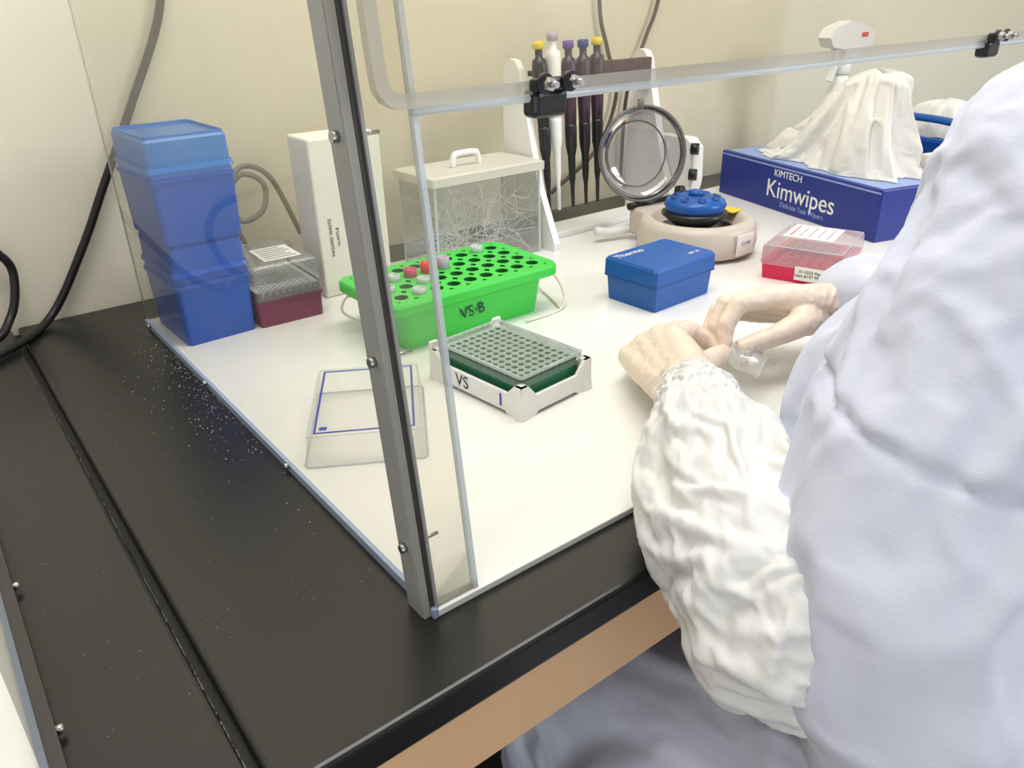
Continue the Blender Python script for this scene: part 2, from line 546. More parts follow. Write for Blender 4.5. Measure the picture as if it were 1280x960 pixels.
def hand(name, wrist, fore, mcps, fingers, thumb, mat, fr):
    bm = bmesh.new()
    W_ = Vector(wrist)
    side = (Vector(mcps[0])-Vector(mcps[3])).normalized()
    F_ = Vector(fore)
    chain(bm, [(F_, .028), (W_, .024)])
    for k, m in enumerate(mcps):
        o = side*(.015-.010*k)
        chain(bm, [(F_+o*.6, .021), (W_+o, .0185), (Vector(m).lerp(W_+o, .38), .0165), (m, .0122)])
    for k in range(3):
        mid = Vector(mcps[k]).lerp(Vector(mcps[k+1]), .5)
        chain(bm, [(mid, .0112), (mid.lerp(W_, .5), .017)])
    for m, f, s in zip(mcps, fingers, fr):
        pts = [(m, .0112*s)]
        rs = (.0100, .0091, .0076)
        for q, r_ in zip(f, rs): pts.append((q, r_*s))
        chain(bm, pts)
        ell(bm, Vector(f[0]), (.0106*s,)*3)
    chain(bm, [(W_.lerp(Vector(mcps[0]), .35), .018), (thumb[1], .0135)])
    chain(bm, [(thumb[0], .0185), (thumb[1], .0138), (thumb[2], .0112), (thumb[3], .0090)])
    ax = (F_-W_).normalized()
    def fn(p, n):
        q = p*70; q = q+noise.noise_vector(q*.5)
        r = 1-abs(noise.noise(q))*2
        t = (p-W_).dot(ax)
        near = max(0, min(1, (t+.045)/.05))
        rings = 1-2*abs(noise.noise(Vector((t*150, n.x*1.2, n.z*1.2))))
        return p+n*(.0006*r+.0022*near*(rings-.4))
    return fuse(name, bm, .0015, 4, mat, person, fn)
hand('left_glove', (.520, .418, .052), (.485, .378, .056),
     [(.569, .478, .068), (.573, .498, .061), (.568, .514, .048), (.557, .524, .033)],
     [[(.606, .488, .062), (.626, .481, .048), (.633, .471, .038)],
      [(.612, .508, .053), (.631, .503, .037), (.634, .493, .024)],
      [(.604, .528, .041), (.622, .523, .027), (.623, .513, .016)],
      [(.586, .540, .027), (.600, .536, .016), (.602, .527, .0105)]],
     [(.542, .432, .044), (.574, .440, .046), (.605, .449, .044), (.630, .459, .038)], M_glove, (1, 1.03, .98, .86))
hand('right_glove', (.772, .430, .066), (.810, .388, .068),
     [(.700, .458, .082), (.705, .476, .077), (.711, .492, .065), (.718, .504, .050)],
     [[(.660, .468, .083), (.642, .468, .064), (.637, .463, .046)],
      [(.668, .490, .074), (.653, .489, .054), (.651, .482, .034)],
      [(.678, .507, .058), (.665, .506, .040), (.664, .498, .026)],
      [(.693, .519, .041), (.681, .518, .027), (.680, .510, .017)]],
     [(.742, .430, .058), (.708, .424, .060), (.676, .430, .054), (.649, .449, .043)], M_glove, (1, 1.03, .98, .86))
bm = bmesh.new()
ell(bm, Vector((.66, .255, .555)), (.075, .095, .11)); ell(bm, Vector((.66, .30, .50)), (.05, .05, .055))
chain(bm, [((.66, .19, .40), .055), ((.66, .235, .49), .055)])
cap(bm, (.66, .345, .545), .011, (.66, .362, .522), .013)
for sx in (-1, 1):
    ell(bm, Vector((.66+sx*.076, .245, .54)), (.010, .02, .032))
    ell(bm, Vector((.66+sx*.032, .322, .575)), (.02, .018, .009))
ell(bm, Vector((.66, .345, .495)), (.024, .008, .006))
fuse('head', bm, .004, 3, M_skin, person)
bm = bmesh.new()
ell(bm, Vector((.66, .235, .585)), (.084, .10, .10)); ell(bm, Vector((.66, .145, .60)), (.04, .04, .04))
fuse('hair', bm, .006, 3, M_hair, person, lambda p, n: p+n*.003*noise.noise(p*60))
for sx, nm in ((-1, 'l'), (1, 'r')):
    ell_ = bmesh.new(); ell(ell_, Vector((.66+sx*.032, .334, .566)), (.012, .008, .008))
    fuse('eye_'+nm, ell_, .003, 1, M_paper, person)
bm = bmesh.new()
for sx in (-1, 1):
    chain(bm, [((.66+sx*.24, .40, -.30), .07), ((.66+sx*.24, .38, -.60), .055), ((.66+sx*.24, .36, -.84), .045)])
fuse('trousers', bm, .008, 3, M_jean, person)
bm = bmesh.new()
for sx in (-1, 1):
    chain(bm, [((.66+sx*.24, .34, -.855), .042), ((.66+sx*.24, .50, -.862), .036)])
fuse('shoes', bm, .006, 3, M_black, person)
g = group('lab_stool', (.66, -.10, 0))
lathe('seat', [(.17, -.53), (.19, -.52), (.19, -.48), (.16, -.465)], M_black, g)
cyl('column', (0, 0, -.53), (0, 0, -.84), .025, .025, M_steel, g)
for k in range(5):
    a = k*2*math.pi/5+.3
    cyl('stool_leg', (0, 0, -.83), (.26*math.cos(a), .26*math.sin(a), -.87), .018, .014, M_steel, g)
    lathe('caster', [(.0001, 0), (.02, .004), (.022, .02), (.02, .036), (.0001, .04)], M_black, g, Matrix.Translation((.26*math.cos(a), .26*math.sin(a), -.90)))

# ------------------------------------------------------------------ camera (world: X along bench, Y into bench, Z up; board top z=0)
cam = bpy.data.cameras.new('camera')
cam.sensor_width = 36; cam.lens = 974/1280*36; cam.clip_start = .01
co = bpy.data.objects.new('camera', cam); link(co)
R = Matrix(((.7890, .2893, -.5420), (-.6140, .3406, -.7120), (-.0214, .8946, .4464))).to_4x4()
R.translation = Vector((0, 0, .38))
co.matrix_world = R
sc.camera = co

# ------------------------------------------------------------------ room
BZ = -.006
box('floor', (-2.5, 4.5), (-2.5, 1.3), (-.95, -.90), M_floor)
box('wall_back', (-2.5, 4.5), (1.184, 1.30), (-.90, 1.6), M_wall)
box('wall_left', (-2.6, -2.5), (-2.5, 1.3), (-.90, 1.6), M_wall)

def bench(name, x0, x1):
    g = group(name)
    box('bench_top', (x0, x1), (.303, 1.182), (-.034, BZ), M_bench, g, bev=.004, seg=3)
    box('apron', (x0+.01, x1-.01), (.318, .338), (-.112, -.0342), M_wood, g, bev=.002)
    box('back_panel', (x0+.01, x1-.01), (1.12, 1.14), (-.9, -.0342), M_dark, g)
    for i, x in enumerate((x0+.02, x1-.06)):
        box('leg_%d' % (i+1), (x, x+.04), (.34, 1.12), (-.9, -.0342), M_dark, g)
    return g
b1 = bench('lab_bench', .0645, 2.5)
b2 = bench('lab_bench', -1.6, .0575)
box('joint_filler', (.0576, .0644), (.31, 1.18), (-.03, -.016), M_dark, b1)
vs, fs = [], []
for i in range(150):
    y = .31+.86*random.random()**1.0
    for x in (.0572,):
        L = random.uniform(.002, .010); wd = random.uniform(.0004, .0011)
        b = len(vs)
        vs += [(x-wd, y, BZ+.0002), (x, y, BZ+.0002), (x, y+L, BZ+.0002), (x-wd*.6, y+L, BZ+.0002)]
        fs.append((b, b+1, b+2, b+3))
mobj('edge_chips', vs, fs, M_benchE, b2)

vs, fs = [], []
for i in range(520):
    if i < 330:
        y = random.gauss(.86, .13); x = .203-abs(random.gauss(0, .016))
        if random.random() < .25: x -= random.uniform(0, .06)
    else:
        y = random.uniform(.4, 1.1); x = random.uniform(-.02, .2)
    if abs(x-.061) < .009 or y > 1.15: continue
    s = random.uniform(.0003, .0009) if i < 330 else random.uniform(.0002, .0005)
    b = len(vs); a = random.random()*6
    for k in range(3):
        vs.append((x+s*math.cos(a+k*2.1), y+s*math.sin(a+k*2.1), BZ+.0002))
    vs.append((x, y, BZ+.0002+s*.5))
    fs += [(b, b+1, b+2), (b, b+1, b+3), (b+1, b+2, b+3), (b+2, b, b+3)]
mobj('spilled_powder', vs, fs, M_dust)

# ------------------------------------------------------------------ hood
def fy(z): return .365+.115*z
hood = group('acrylic_splash_hood')
HX0, HX1, HT = .207, 1.75, .62
box('base_board', (HX0, HX1), (.362, 1.077), (BZ, 0), M_board, hood, bev=.0008)
box('board_edge_strip', (HX0-.004, HX0-.0002), (.362, 1.077), (BZ, .0015), M_edge, hood)
mobj('left_panel', [(HX0-.001, 1.08, 0), (HX0-.001, fy(0)+.01, 0), (HX0-.001, fy(HT)+.01, HT), (HX0-.001, 1.08, HT)], [(0, 1, 2, 3)], M_acr, hood)
mobj('right_panel', [(HX1, 1.08, 0), (HX1, fy(0), 0), (HX1, fy(HT), HT), (HX1, 1.08, HT)], [(0, 1, 2, 3)], M_acr, hood)
mobj('back_panel', [(HX0, 1.08, 0), (HX1, 1.08, 0), (HX1, 1.08, HT), (HX0, 1.08, HT)], [(0, 1, 2, 3)], M_acr, hood)
mobj('top_panel', [(HX0, fy(HT), HT), (HX1, fy(HT), HT), (HX1, 1.08, HT), (HX0, 1.08, HT)], [(0, 1, 2, 3)], M_acr, hood)
tube('back_corner_edge', [(HX0, 1.08, 0), (HX0, 1.08, HT)], .0012, M_acrE, hood, smooth_path=False)
def slab(name, x0, x1, o0, o1, z0, z1, mat):
    v = []
    for z in (z0, z1):
        for x, o in ((x0, o0), (x1, o0), (x1, o1), (x0, o1)):
            v.append((x, fy(z)+o, z))
    return mobj(name, v, [(0, 1, 2, 3), (4, 5, 6, 7), (0, 1, 5, 4), (1, 2, 6, 5), (2, 3, 7, 6), (3, 0, 4, 7)], mat, hood)
slab('corner_post', HX0-.010, HX0-.004, .004, .022, BZ+.0005, HT, M_post)
slab('corner_post_gap', HX0-.0040, HX0-.0005, .001, .012, 0, HT, M_post2)
slab('corner_post_lip', HX0-.0005, HX0+.0015, -.001, .008, 0, HT, M_post)
slab('corner_post_face', HX0-.0095, HX0-.0042, .0015, .004, BZ+.0005, HT, M_acrE)
slab('front_return', HX0+.001, HX0+.034, .002, .0025, 0, HT, M_acr)
slab('front_return_edge', HX0+.032, HX0+.0355, -.001, .004, 0, HT, M_acrB)
slab('front_return_foot', HX0+.0015, HX0+.036, .0, .005, 0, .002, M_acrE)
FZ = .325
def flap_pt(x, z): return Vector((x, fy(z)-.008, z))
FX = .212
path = [(FX, .61), (FX, FZ+.03)]
for i in range(1, 7):
    a = math.pi+math.pi/2*i/6
    path.append((FX+.016+.016*math.cos(a), FZ+.016+.016*math.sin(a)))
path += [(.5, FZ), (1.0, FZ), (1.70, FZ)]
vs, fs = [], []
pp = [flap_pt(x, z) for x, z in path]
nrm = Vector((0, -1, .115)).normalized()
for k, p in enumerate(pp):
    a = pp[max(k-1, 0)]; b = pp[min(k+1, len(pp)-1)]
    t = (b-a).normalized(); inn = nrm.cross(t).normalized()
    for u, w in ((0, .0035), (.008, .0035), (.008, -.0035), (0, -.0035)):
        vs.append(p+inn*u+nrm*w)
for k in range(len(pp)-1):
    for i in range(4):
        j = (i+1) % 4
        fs.append((k*4+i, k*4+j, k*4+4+j, k*4+4+i))
mobj('flap_frame', vs, fs, M_acrE, hood)
mobj('flap_panel', [flap_pt(FX+.002, FZ+.004), flap_pt(1.70, FZ+.004), flap_pt(1.70, .61), flap_pt(FX+.002, .61)], [(0, 1, 2, 3)], M_acr2, hood)
tube('flap_bottom_bead', [flap_pt(.235, FZ-.002), flap_pt(1.0, FZ-.002), flap_pt(1.7, FZ-.002)], .0025, M_acrB, hood)
for n_, hx in enumerate((.332, .936)):
    c = flap_pt(hx, FZ+.004)
    box('hinge_clip_%d' % n_, (c.x-.014, c.x+.014), (c.y-.007, c.y+.007), (c.z-.018, c.z-.001), M_black, hood, bev=.004, seg=3)
    box('hinge_arm_%d' % n_, (c.x-.017, c.x+.013), (c.y-.011, c.y-.004), (c.z-.002, c.z+.006), M_black, hood, bev=.002)
    for m_, dx in enumerate((-.010, .010)):
        p = Vector((c.x+dx, c.y-.010, c.z+.003))
        cyl('hinge_washer', p, p+Vector((0, -.003, 0)), .006, .006, M_black, hood)
        cyl('hinge_nut', p+Vector((0, -.003, 0)), p+Vector((0, -.008, 0)), .0042, .0042, M_steel, hood, seg=6, smooth=False)
        cyl('hinge_bolt', p+Vector((0, -.008, 0)), p+Vector((0, -.013, 0)), .002, .002, M_steel, hood)
for i, z in enumerate((.047, .18, .312, .45)):
    y = fy(z)+.012
    cyl('screw_head', (HX0-.014, y, z), (HX0-.010, y, z), .0032, .0034, M_steel, hood)
    cyl('screw_shaft', (HX0+.001, y, z), (HX0+.016, y, z), .0014, .0014, M_steel, hood)
for i, y in enumerate((.385, .607, .83, 1.05)):
    cyl('edge_screw', (HX0-.008, y, .0), (HX0-.004, y, .0), .003, .003, M_steel, hood)

hood2 = group('acrylic_splash_hood')
box('base_board', (-1.2, -.03), (.33, 1.077), (BZ, 0), M_board, hood2, bev=.0008)
mobj('right_panel', [(-.029, 1.08, 0), (-.029, .33, 0), (-.029, .37, .3), (-.029, 1.08, .3)], [(0, 1, 2, 3)], M_acr, hood2)
box('dark_edge', (-.0298, -.022), (.33, 1.077), (BZ, .002), M_post2, hood2)
box('board_edge_strip', (-.034, -.030), (.33, 1.077), (.0002, .004), M_edge, hood2)
for y in (.42, .58, .8):
    cyl('edge_screw', (-.022, y, .0), (-.018, y, .0), .003, .003, M_steel, hood2)

# ------------------------------------------------------------------ blue tip boxes (stack)
def tip_box(name, loc, rz, w, d, h, matb, matl, hb, taper=.94):
    g = group(name, loc, rz)
    loft('base', [(w*taper, d*taper, .006, 0), (w*.985, d*.985, .006, hb-.004), (w*1.02, d*1.02, .006, hb-.004), (w*1.02, d*1.02, .006, hb)], matb, g)
    loft('lid', [(w*.98, d*.98, .006, hb+.0003), (w*.965, d*.965, .006, h-.003), (w*.93, d*.93, .005, h)], matl, g, cap0=False)
    loft('lid_lip', [(w*1.03, d*1.03, .006, h-.036), (w*1.0, d*1.0, .006, h-.036+.006)], matl, g, cap0=False, cap1=False)
    loft('lid_rim', [(w*.93, d*.93, .006, h), (w*.93, d*.93, .006, h+.003), (w*.89, d*.89, .005, h+.003), (w*.89, d*.89, .005, h)], matl, g, cap0=False, cap1=False)
    return g
tip_box('pipette_tip_box', (.262, 1.003, 0), math.radians(2), .092, .122, .124, M_blue, M_blue, .078)
tip_box('pipette_tip_box', (.262, 1.003, .1275), math.radians(2), .098, .128, .119, M_blue, M_blue2, .076, taper=.95)

g = group('clear_tip_box', (.358, 1.0, 0), math.radians(-2))
loft('base', [(.086, .118, .005, 0), (.088, .12, .005, .031), (.092, .124, .005, .031), (.092, .124, .005, .034)], M_purple, g)
holes('tip_tray', -.036, .036, -.054, .054, 8, 12, .003, .046, .008, .084, .114, .004, M_white, M_grey, g, seg=8)
loft('lid', [(.089, .121, .005, .0345), (.086, .118, .005, .078), (.082, .114, .005, .080)], M_cl, g, cap0=False)
box('label', (-.02, .03), (-.04, .02), (.0803, .081), M_paper, g)
for i in range(6):
    box('print_%d' % i, (-.016, .026-.004*(i % 3)), (-.034+.009*i, -.032+.009*i), (.0811, .0813), M_ink, g)

g = group('white_carton')
box('carton_body', (.428, .535), (.99, 1.055), (0, .218), M_foam, g, bev=.003)
text('HAZARD WASTE', .007, (.446, .9895, .085), (0, 0, 1), (-1, 0, 0), M_ink, g)
text('lot 0472-B', .006, (.456, .9895, .085), (0, 0, 1), (-1, 0, 0), M_ink, g)
tube('power_cord', [(.46, 1.13, .06), (.425, 1.13, .15), (.385, 1.13, .17), (.36, 1.12, .14), (.365, 1.11, .10), (.40, 1.11, .11), (.41, 1.12, .145), (.38, 1.125, .16), (.355, 1.13, .12), (.375, 1.14, .06), (.40, 1.15, .002)], .004, M_gcable, None)

g = group('acrylic_box')
loft('walls', [(.198, .10, .002, .001), (.198, .10, .002, .136)], M_cl2, g, c=(.70, 1.014), cap1=False)
loft('lid', [(.21, .112, .003, .134), (.21, .112, .003, .146), (.20, .10, .004, .148)], pmat('milky_lid', (225, 222, 210), .35, trans=.25), g, c=(.70, 1.014))
tube('lid_handle', [(.665, 1.01, .148), (.668, 1.01, .163), (.675, 1.01, .167), (.705, 1.01, .167), (.712, 1.01, .163), (.715, 1.01, .148)], .0045, M_white, g)
for x, y in ((.602, .965), (.798, .965), (.602, 1.063), (.798, 1.063)):
    box('corner_edge', (x-.0015, x+.0015), (y-.0015, y+.0015), (.001, .134), M_acrB, g)
vs, fs = [], []
mt = pmat('film_threads', (230, 228, 220), .4)
for i in range(210):
    p = Vector((random.uniform(.612, .788), random.uniform(.972, 1.055), random.uniform(.01, .10)))
    a = Vector((random.gauss(0, 1), random.gauss(0, .6), random.gauss(0, .9))).normalized()
    L = random.uniform(.03, .09)
    q = p+a*L
    q.x = min(max(q.x, .606), .794); q.y = min(max(q.y, .969), 1.058); q.z = min(max(q.z, .004), .125)
    b = len(vs); w = Vector((0, 0, .0006)) if abs(a.z) < .8 else Vector((.0006, 0, 0))
    vs += [p-w, p+w, q+w, q-w]
    fs.append((b, b+1, b+2, b+3))
mobj('plastic_shreds', vs, fs, mt, g)

# ------------------------------------------------------------------ pipette stand
g = group('pipette_stand')
prof = [(.945, .0), (1.072, .0), (1.074, .20), (1.072, .268), (1.066, .284), (1.054, .29), (1.042, .288), (1.032, .276), (1.012, .20), (.985, .10), (.952, .03), (.944, .012)]
prism('side_plate_1', prof, 'x', .813, .825, M_white, g)
prism('side_plate_2', prof, 'x', 1.105, 1.121, M_white, g)
prism('side_shell', [(.925+.055*math.cos(math.pi+math.pi*i/16)+.055, .075+.055*math.sin(math.pi+math.pi*i/16)) for i in range(17)]+[(1.035, .13), (1.02, .145), (.945, .145), (.928, .13)], 'x', 1.124, 1.15, M_white, g)
box('rail', (.825, 1.105), (1.035, 1.050), (.225, .245), M_white, g, bev=.002)
box('smoked_shelf', (.905, 1.104), (1.02, 1.032), (.232, .278), M_smoke, g, bev=.002)
box('base_tie', (.825, 1.105), (1.0, 1.06), (0, .010), M_white, g, bev=.002)
cols = [(M_black, M_black, M_yellow), (M_white, M_white, M_grey), (M_plum, M_black, M_violet), (M_plum, M_black, M_dblue), (M_plum, M_black, M_yellow)]
tops = [(.838, .314), (.867, .325), (.900, .312), (.932, .312), (.963, .314)]
bots = [.838, .859, .890, .920, .947]
for i, ((a, b_, c_), (tx, tz), bxx) in enumerate(zip(cols, tops, bots)):
    T = Vector((tx, 1.014, tz)); B = Vector((bxx, .985, .055))
    d = (B-T)
    L = d.length
    prof = [(0.0001, 0), (.008, .001), (.0085, .008), (.006, .010), (.006, .022), (.011, .026), (.0125, .035), (.0115, .06), (.0105, .10), (.0095, .125)]
    lathe('pipette_handle_%d' % i, prof, a, g, axisM(T, d), seg=20)
    lathe('pipette_knob_%d' % i, [(.0001, -.002), (.0087, -.0015), (.0092, .003), (.0092, .009), (.007, .0105)], c_, g, axisM(T, d), seg=20)
    lathe('pipette_barrel_%d' % i, [(.0095, .125), (.010, .13), (.0095, .16), (.0065, .175), (.0055, .21), (.0035, .225), (.0028, L)], b_, g, axisM(T, d), seg=16)
    box('finger_hook_%d' % i, (tx-.004, tx+.004), (1.022, 1.036), (tz-.05, tz-.042), a, g, bev=.001)
for z in (.085, .13):
    cyl('stand_knob', (1.118, .93, z), (1.126, .918, z), .010, .010, M_black, g)

# ------------------------------------------------------------------ green rack
g = group('tube_rack', (.522, .812, 0), math.radians(.5))
loft('body', [(.205, .108, .012, .0), (.222, .118, .014, .055)], M_green, g, cap1=False)
W, D = .256, .145
loft('lip', [(W-.006, D-.006, .016, .050), (W, D, .018, .052), (W, D, .018, .062), (W-.004, D-.004, .017, .065)], M_green, g, cap1=False, n=5)
nx, ny = 9, 4
hx, hy = .112, .060
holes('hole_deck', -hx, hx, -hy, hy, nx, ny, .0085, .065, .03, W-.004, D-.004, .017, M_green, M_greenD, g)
text('VS·B', .020, (-.008, -.0590, .029), (1, 0, .05), (-.05, .08, 1), M_ink, g)
def cellpos(i, j): return (-hx+2*hx/nx*(i+.5), -hy+2*hy/ny*(j+.5))
for (i, j, m, hgt) in ((3, 2, M_red, .012), (4, 2, M_grey, .014), (2, 2, M_rasp, .009), (1, 3, M_grey, .010), (0, 1, M_ccap, .005), (2, 1, M_ccap, .005), (7, 3, M_ccap, .007), (1, 0, M_ccap, .005), (1, 2, M_ccap, .006)):
    x, y = cellpos(i, j)
    lathe('tube_cap', [(.0078, .05), (.0082, .0655), (.0085, .066), (.0085, .066+hgt), (.0065, .066+hgt+.001), (.0065, .066+hgt-.002), (.0001, .066+hgt-.002)], m, g, Matrix.Translation((x, y, 0)), seg=20)
tube('wire_handle_1', [(-.113, -.045, .048), (-.128, -.045, .046), (-.134, -.047, .03), (-.128, -.05, .016), (-.12, .03, .016), (-.134, .045, .03), (-.128, .045, .046), (-.113, .045, .048)], .0016, M_wire, g, n=6)
tube('wire_handle_2', [(.11, -.045, .048), (.132, -.045, .046), (.145, -.055, .02), (.125, -.075, .003), (.06, -.08, .003)], .0016, M_wire, g, n=6)
tube('wire_handle_3', [(.11, .045, .048), (.132, .045, .046), (.148, .035, .02), (.15, -.01, .003), (.125, -.075, .003)], .0016, M_wire, g, n=6)

# ------------------------------------------------------------------ PCR plate in white rack
g = group('pcr_plate_rack', (.461, .610, 0), math.radians(6))
Lx, Ly = .104, .144
def side_profile(L, zh, zm):
    h = L/2
    return [(-h, 0), (-h+.02, 0), (-h+.024, .004), (h-.024, .004), (h-.02, 0), (h, 0), (h, zh), (h-.010, zh), (h-.022, zm), (-h+.022, zm), (-h+.010, zh), (-h, zh)]
prism('wall_long_1', side_profile(Ly, .036, .024), 'x', -Lx/2, -Lx/2+.004, M_white, g)
prism('wall_long_2', side_profile(Ly, .036, .024), 'x', Lx/2-.004, Lx/2, M_white, g)
prism('wall_short_1', side_profile(Lx, .036, .022), 'y', -Ly/2, -Ly/2+.004, M_white, g)
prism('wall_short_2', side_profile(Lx, .044, .024), 'y', Ly/2-.004, Ly/2, M_white, g)
box('rack_deck', (-Lx/2+.004, Lx/2-.004), (-Ly/2+.004, Ly/2-.004), (.012, .016), M_white, g)
for i, (sx, sy) in enumerate(((-1, -1), (1, -1), (1, 1), (-1, 1))):
    loft('corner_foot_%d' % i, [(.014, .014, .003, 0), (.012, .012, .003, .018), (.011, .011, .003, .036)], M_white, g, c=(sx*(Lx/2-.005), sy*(Ly/2-.005)))
loft('plate_skirt', [(.086, .126, .004, .017), (.084, .124, .004, .036)], M_pgreen, g, cap1=False)
holes('plate_wells', -.039, .039, -.0585, .0585, 8, 12, .0034, .0385, .012, .084, .124, .004, M_pgreenT, M_pgreenW, g, seg=12)
loft('plate_cover', [(.092, .132, .004, .032), (.091, .131, .004, .0430), (.089, .129, .004, .0445)], M_cl2, g, cap0=False)
tube('cover_rim', [(x, y, .044) for x, y in [(-.0445, -.0645), (.0445, -.0645), (.0445, .0645), (-.0445, .0645), (-.0445, -.0645)]], .0008, M_acrB, g, smooth_path=False)
text('VS', .020, (-Lx/2-.0003, .018, .014), (0, -1, 0), (0, 0, 1), M_ink, g)
text('1', .020, (-Lx/2-.0006, -.042, .014), (0, -1, 0), (0, 0, 1), M_inkb, g, ext=.0003)

# ------------------------------------------------------------------ clear lid with blue border
g = group('clear_plastic_lid', (.298, .628, 0), math.radians(-30))
M_lidc = clear('clear_lid_thin', (253, 253, 252), haze=.07, hazecol=(240, 240, 238), rough=.05, refl=.5)
loft('lid_shell', [(.112, .150, .006, .0005), (.110, .148, .006, .004), (.104, .142, .005, .028), (.102, .140, .004, .030)], M_lidc, g, cap0=False)
tube('lid_rim', [(x, y, .0012) for x, y in rr(.112, .150, .006, 3)]+[(.056, .069, .0012)], .0007, M_acrB, g, smooth_path=False)
tube('lid_top_rim', [(x, y, .0298) for x, y in rr(.103, .141, .004, 3)]+[(.0515, .0665, .0298)], .0005, M_acrB, g, smooth_path=False)
for a in ((-.046, .046, .0635, .066), (-.046, .046, -.066, -.0635)):
    box('border_line', (a[0], a[1]), (a[2], a[3]), (.0302, .0304), M_inkb, g)
for a in ((-.046, -.0438), (.0438, .046)):
    box('border_line', a, (-.0634, .0634), (.0302, .0304), M_inkb, g)
box('logo', (-.041, -.034), (-.060, -.054), (.0302, .0304), M_inkb, g)

# ------------------------------------------------------------------ blue box
g = group('blue_sample_box', (.789, .694, 0), math.radians(2.5))
loft('base', [(.116, .084, .004, 0), (.121, .088, .004, .036)], M_pblue, g)
loft('lid', [(.126, .093, .004, .034), (.125, .092, .004, .056), (.120, .087, .004, .060)], M_pblue, g)
loft('lid_seam', [(.1265, .0935, .004, .0345), (.1265, .0935, .004, .036)], M_dblue, g, cap0=False, cap1=False)
text('Thermo', .016, (-.032, .028, .0606), (1, 0, 0), (0, 1, 0), M_white, g, ext=.0003)
text('ART 20', .007, (.035, -.028, .0606), (1, 0, 0), (0, 1, 0), M_white, g, ext=.0003)

g = group('crimson_tube_box', (1.038, .617, 0), math.radians(18))
loft('base', [(.132, .106, .004, 0), (.136, .110, .004, .026)], M_pink, g, cap1=False)
holes('tube_deck', -.06, .06, -.048, .048, 8, 6, .005, .026, .015, .136, .110, .004, M_pink, pmat('crimson_well', (170, 15, 60), .5), g, seg=10)
M_cl3 = clear('frosted_lid', (250, 246, 248), haze=.30, hazecol=(235, 222, 226), rough=.1, refl=.7)
loft('lid', [(.139, .113, .004, .022), (.137, .111, .004, .047), (.133, .107, .004, .050)], M_cl3, g, cap0=False)
tube('lid_edge', [(x, y, .0495) for x, y in rr(.134, .108, .004, 3)]+[(.067, .05, .0495)], .0007, M_acrB, g, smooth_path=False)
box('label_1', (-.012, .062), (-.028, .044), (.0503, .0508), M_paper, g)
box('label_2', (-.0712, -.0705), (-.045, .005), (.006, .026), M_paper, g)
text('01-2023 Plasma\nItem #147 99 tubes', .006, (-.0715, -.02, .016), (0, -1, 0), (0, 0, 1), M_ink, g)
for i in range(5):
    box('print_%d' % i, (-.004, .055-.006*(i % 2)), (.034-.013*i, .036-.013*i), (.0509, .0511), M_pink if i == 0 else M_grey, g)

# ------------------------------------------------------------------ mini centrifuge
g = group('mini_centrifuge', (1.0, .807, 0))
lathe('housing', [(.088, .004), (.094, .008), (.096, .022), (.094, .044), (.089, .052), (.080, .055), (.070, .053), (.062, .035), (.03, .03), (.0001, .03)], M_fuge, g, seg=56)
box('hinge_block', (-.045, .045), (.075, .112), (.01, .056), M_fuge, g, bev=.008, seg=3)
for a in (30, 150, 210, 330):
    cyl('foot', (.07*math.cos(math.radians(a)), .07*math.sin(math.radians(a)), 0), (.07*math.cos(math.radians(a)), .07*math.sin(math.radians(a)), .006), .009, .009, M_black, g)
lathe('bowl', [(.061, .036), (.05, .031), (.0001, .031)], M_black, g)
RM = Matrix.Translation((-.012, -.003, .010))
lathe('rotor', [(.03, .04), (.044, .055), (.049, .066), (.046, .073), (.036, .077), (.020, .082), (.016, .078), (.0001, .078)], M_pblue, g, RM, seg=40)
lathe('rotor_skirt', [(.018, .022), (.052, .050), (.052, .054), (.046, .058)], M_black, g, RM)
for k in range(8):
    a = k*math.pi/4+.2
    M = RM @ axisM((.033*math.cos(a), .033*math.sin(a), .0745), (.35*math.cos(a), .35*math.sin(a), 1))
    lathe('rotor_hole', [(.0066, 0), (.0066, .0052), (.0055, .0053), (.0045, .002), (.0001, .002)], M_dblue, g, M, seg=14)
lathe('rotor_knob', [(.012, .078), (.012, .086), (.009, .088), (.0001, .088)], M_pblue, g, RM, seg=24)
box('yellow_tag', (.05, .078), (-.03, .006), (.0548, .0562), M_yellow, g)
box('sticker', (-.02, .02), (-.0975, -.0955), (.012, .044), M_paper, g, bev=.0005)
text('C1 A4', .008, (.0, -.0979, .03), (1, 0, 0), (0, 0, 1), M_inkb, g)
Ml = axisM((-.020, .107, .140), (-.36, -.91, .14), (1, 0, 0))
lathe('lid_dome', [(.0745, .002), (.0745, -.012), (.070, -.020), (.055, -.028), (.028, -.033), (.0002, -.034)], M_lid, g, Ml, seg=48, caps=False)
lathe('lid_rim', [(.0735, -.0015), (.0775, -.0015), (.0775, .003), (.0735, .003), (.0735, -.0015)], M_lidrim, g, Ml, seg=48)
lathe('lid_inner_ring', [(.052, -.0275), (.054, -.0275), (.054, -.025), (.052, -.025), (.052, -.0275)], M_lidrim, g, Ml, seg=40)
cyl('lid_latch', Ml @ Vector((0, .070, .0)), Ml @ Vector((0, .086, .002)), .006, .005, M_lidrim, g, seg=12)
cyl('hinge_pin', (-.05, .105, .058), (.05, .10, .058), .006, .006, M_black, g)
cyl('hinge_knob_1', (.045, .085, .07), (.055, .08, .07), .012, .012, M_black, g)
tube('power_lead', [(-.03, .11, .02), (-.07, .125, .014), (-.10, .13, .02)], .008, M_white, g)

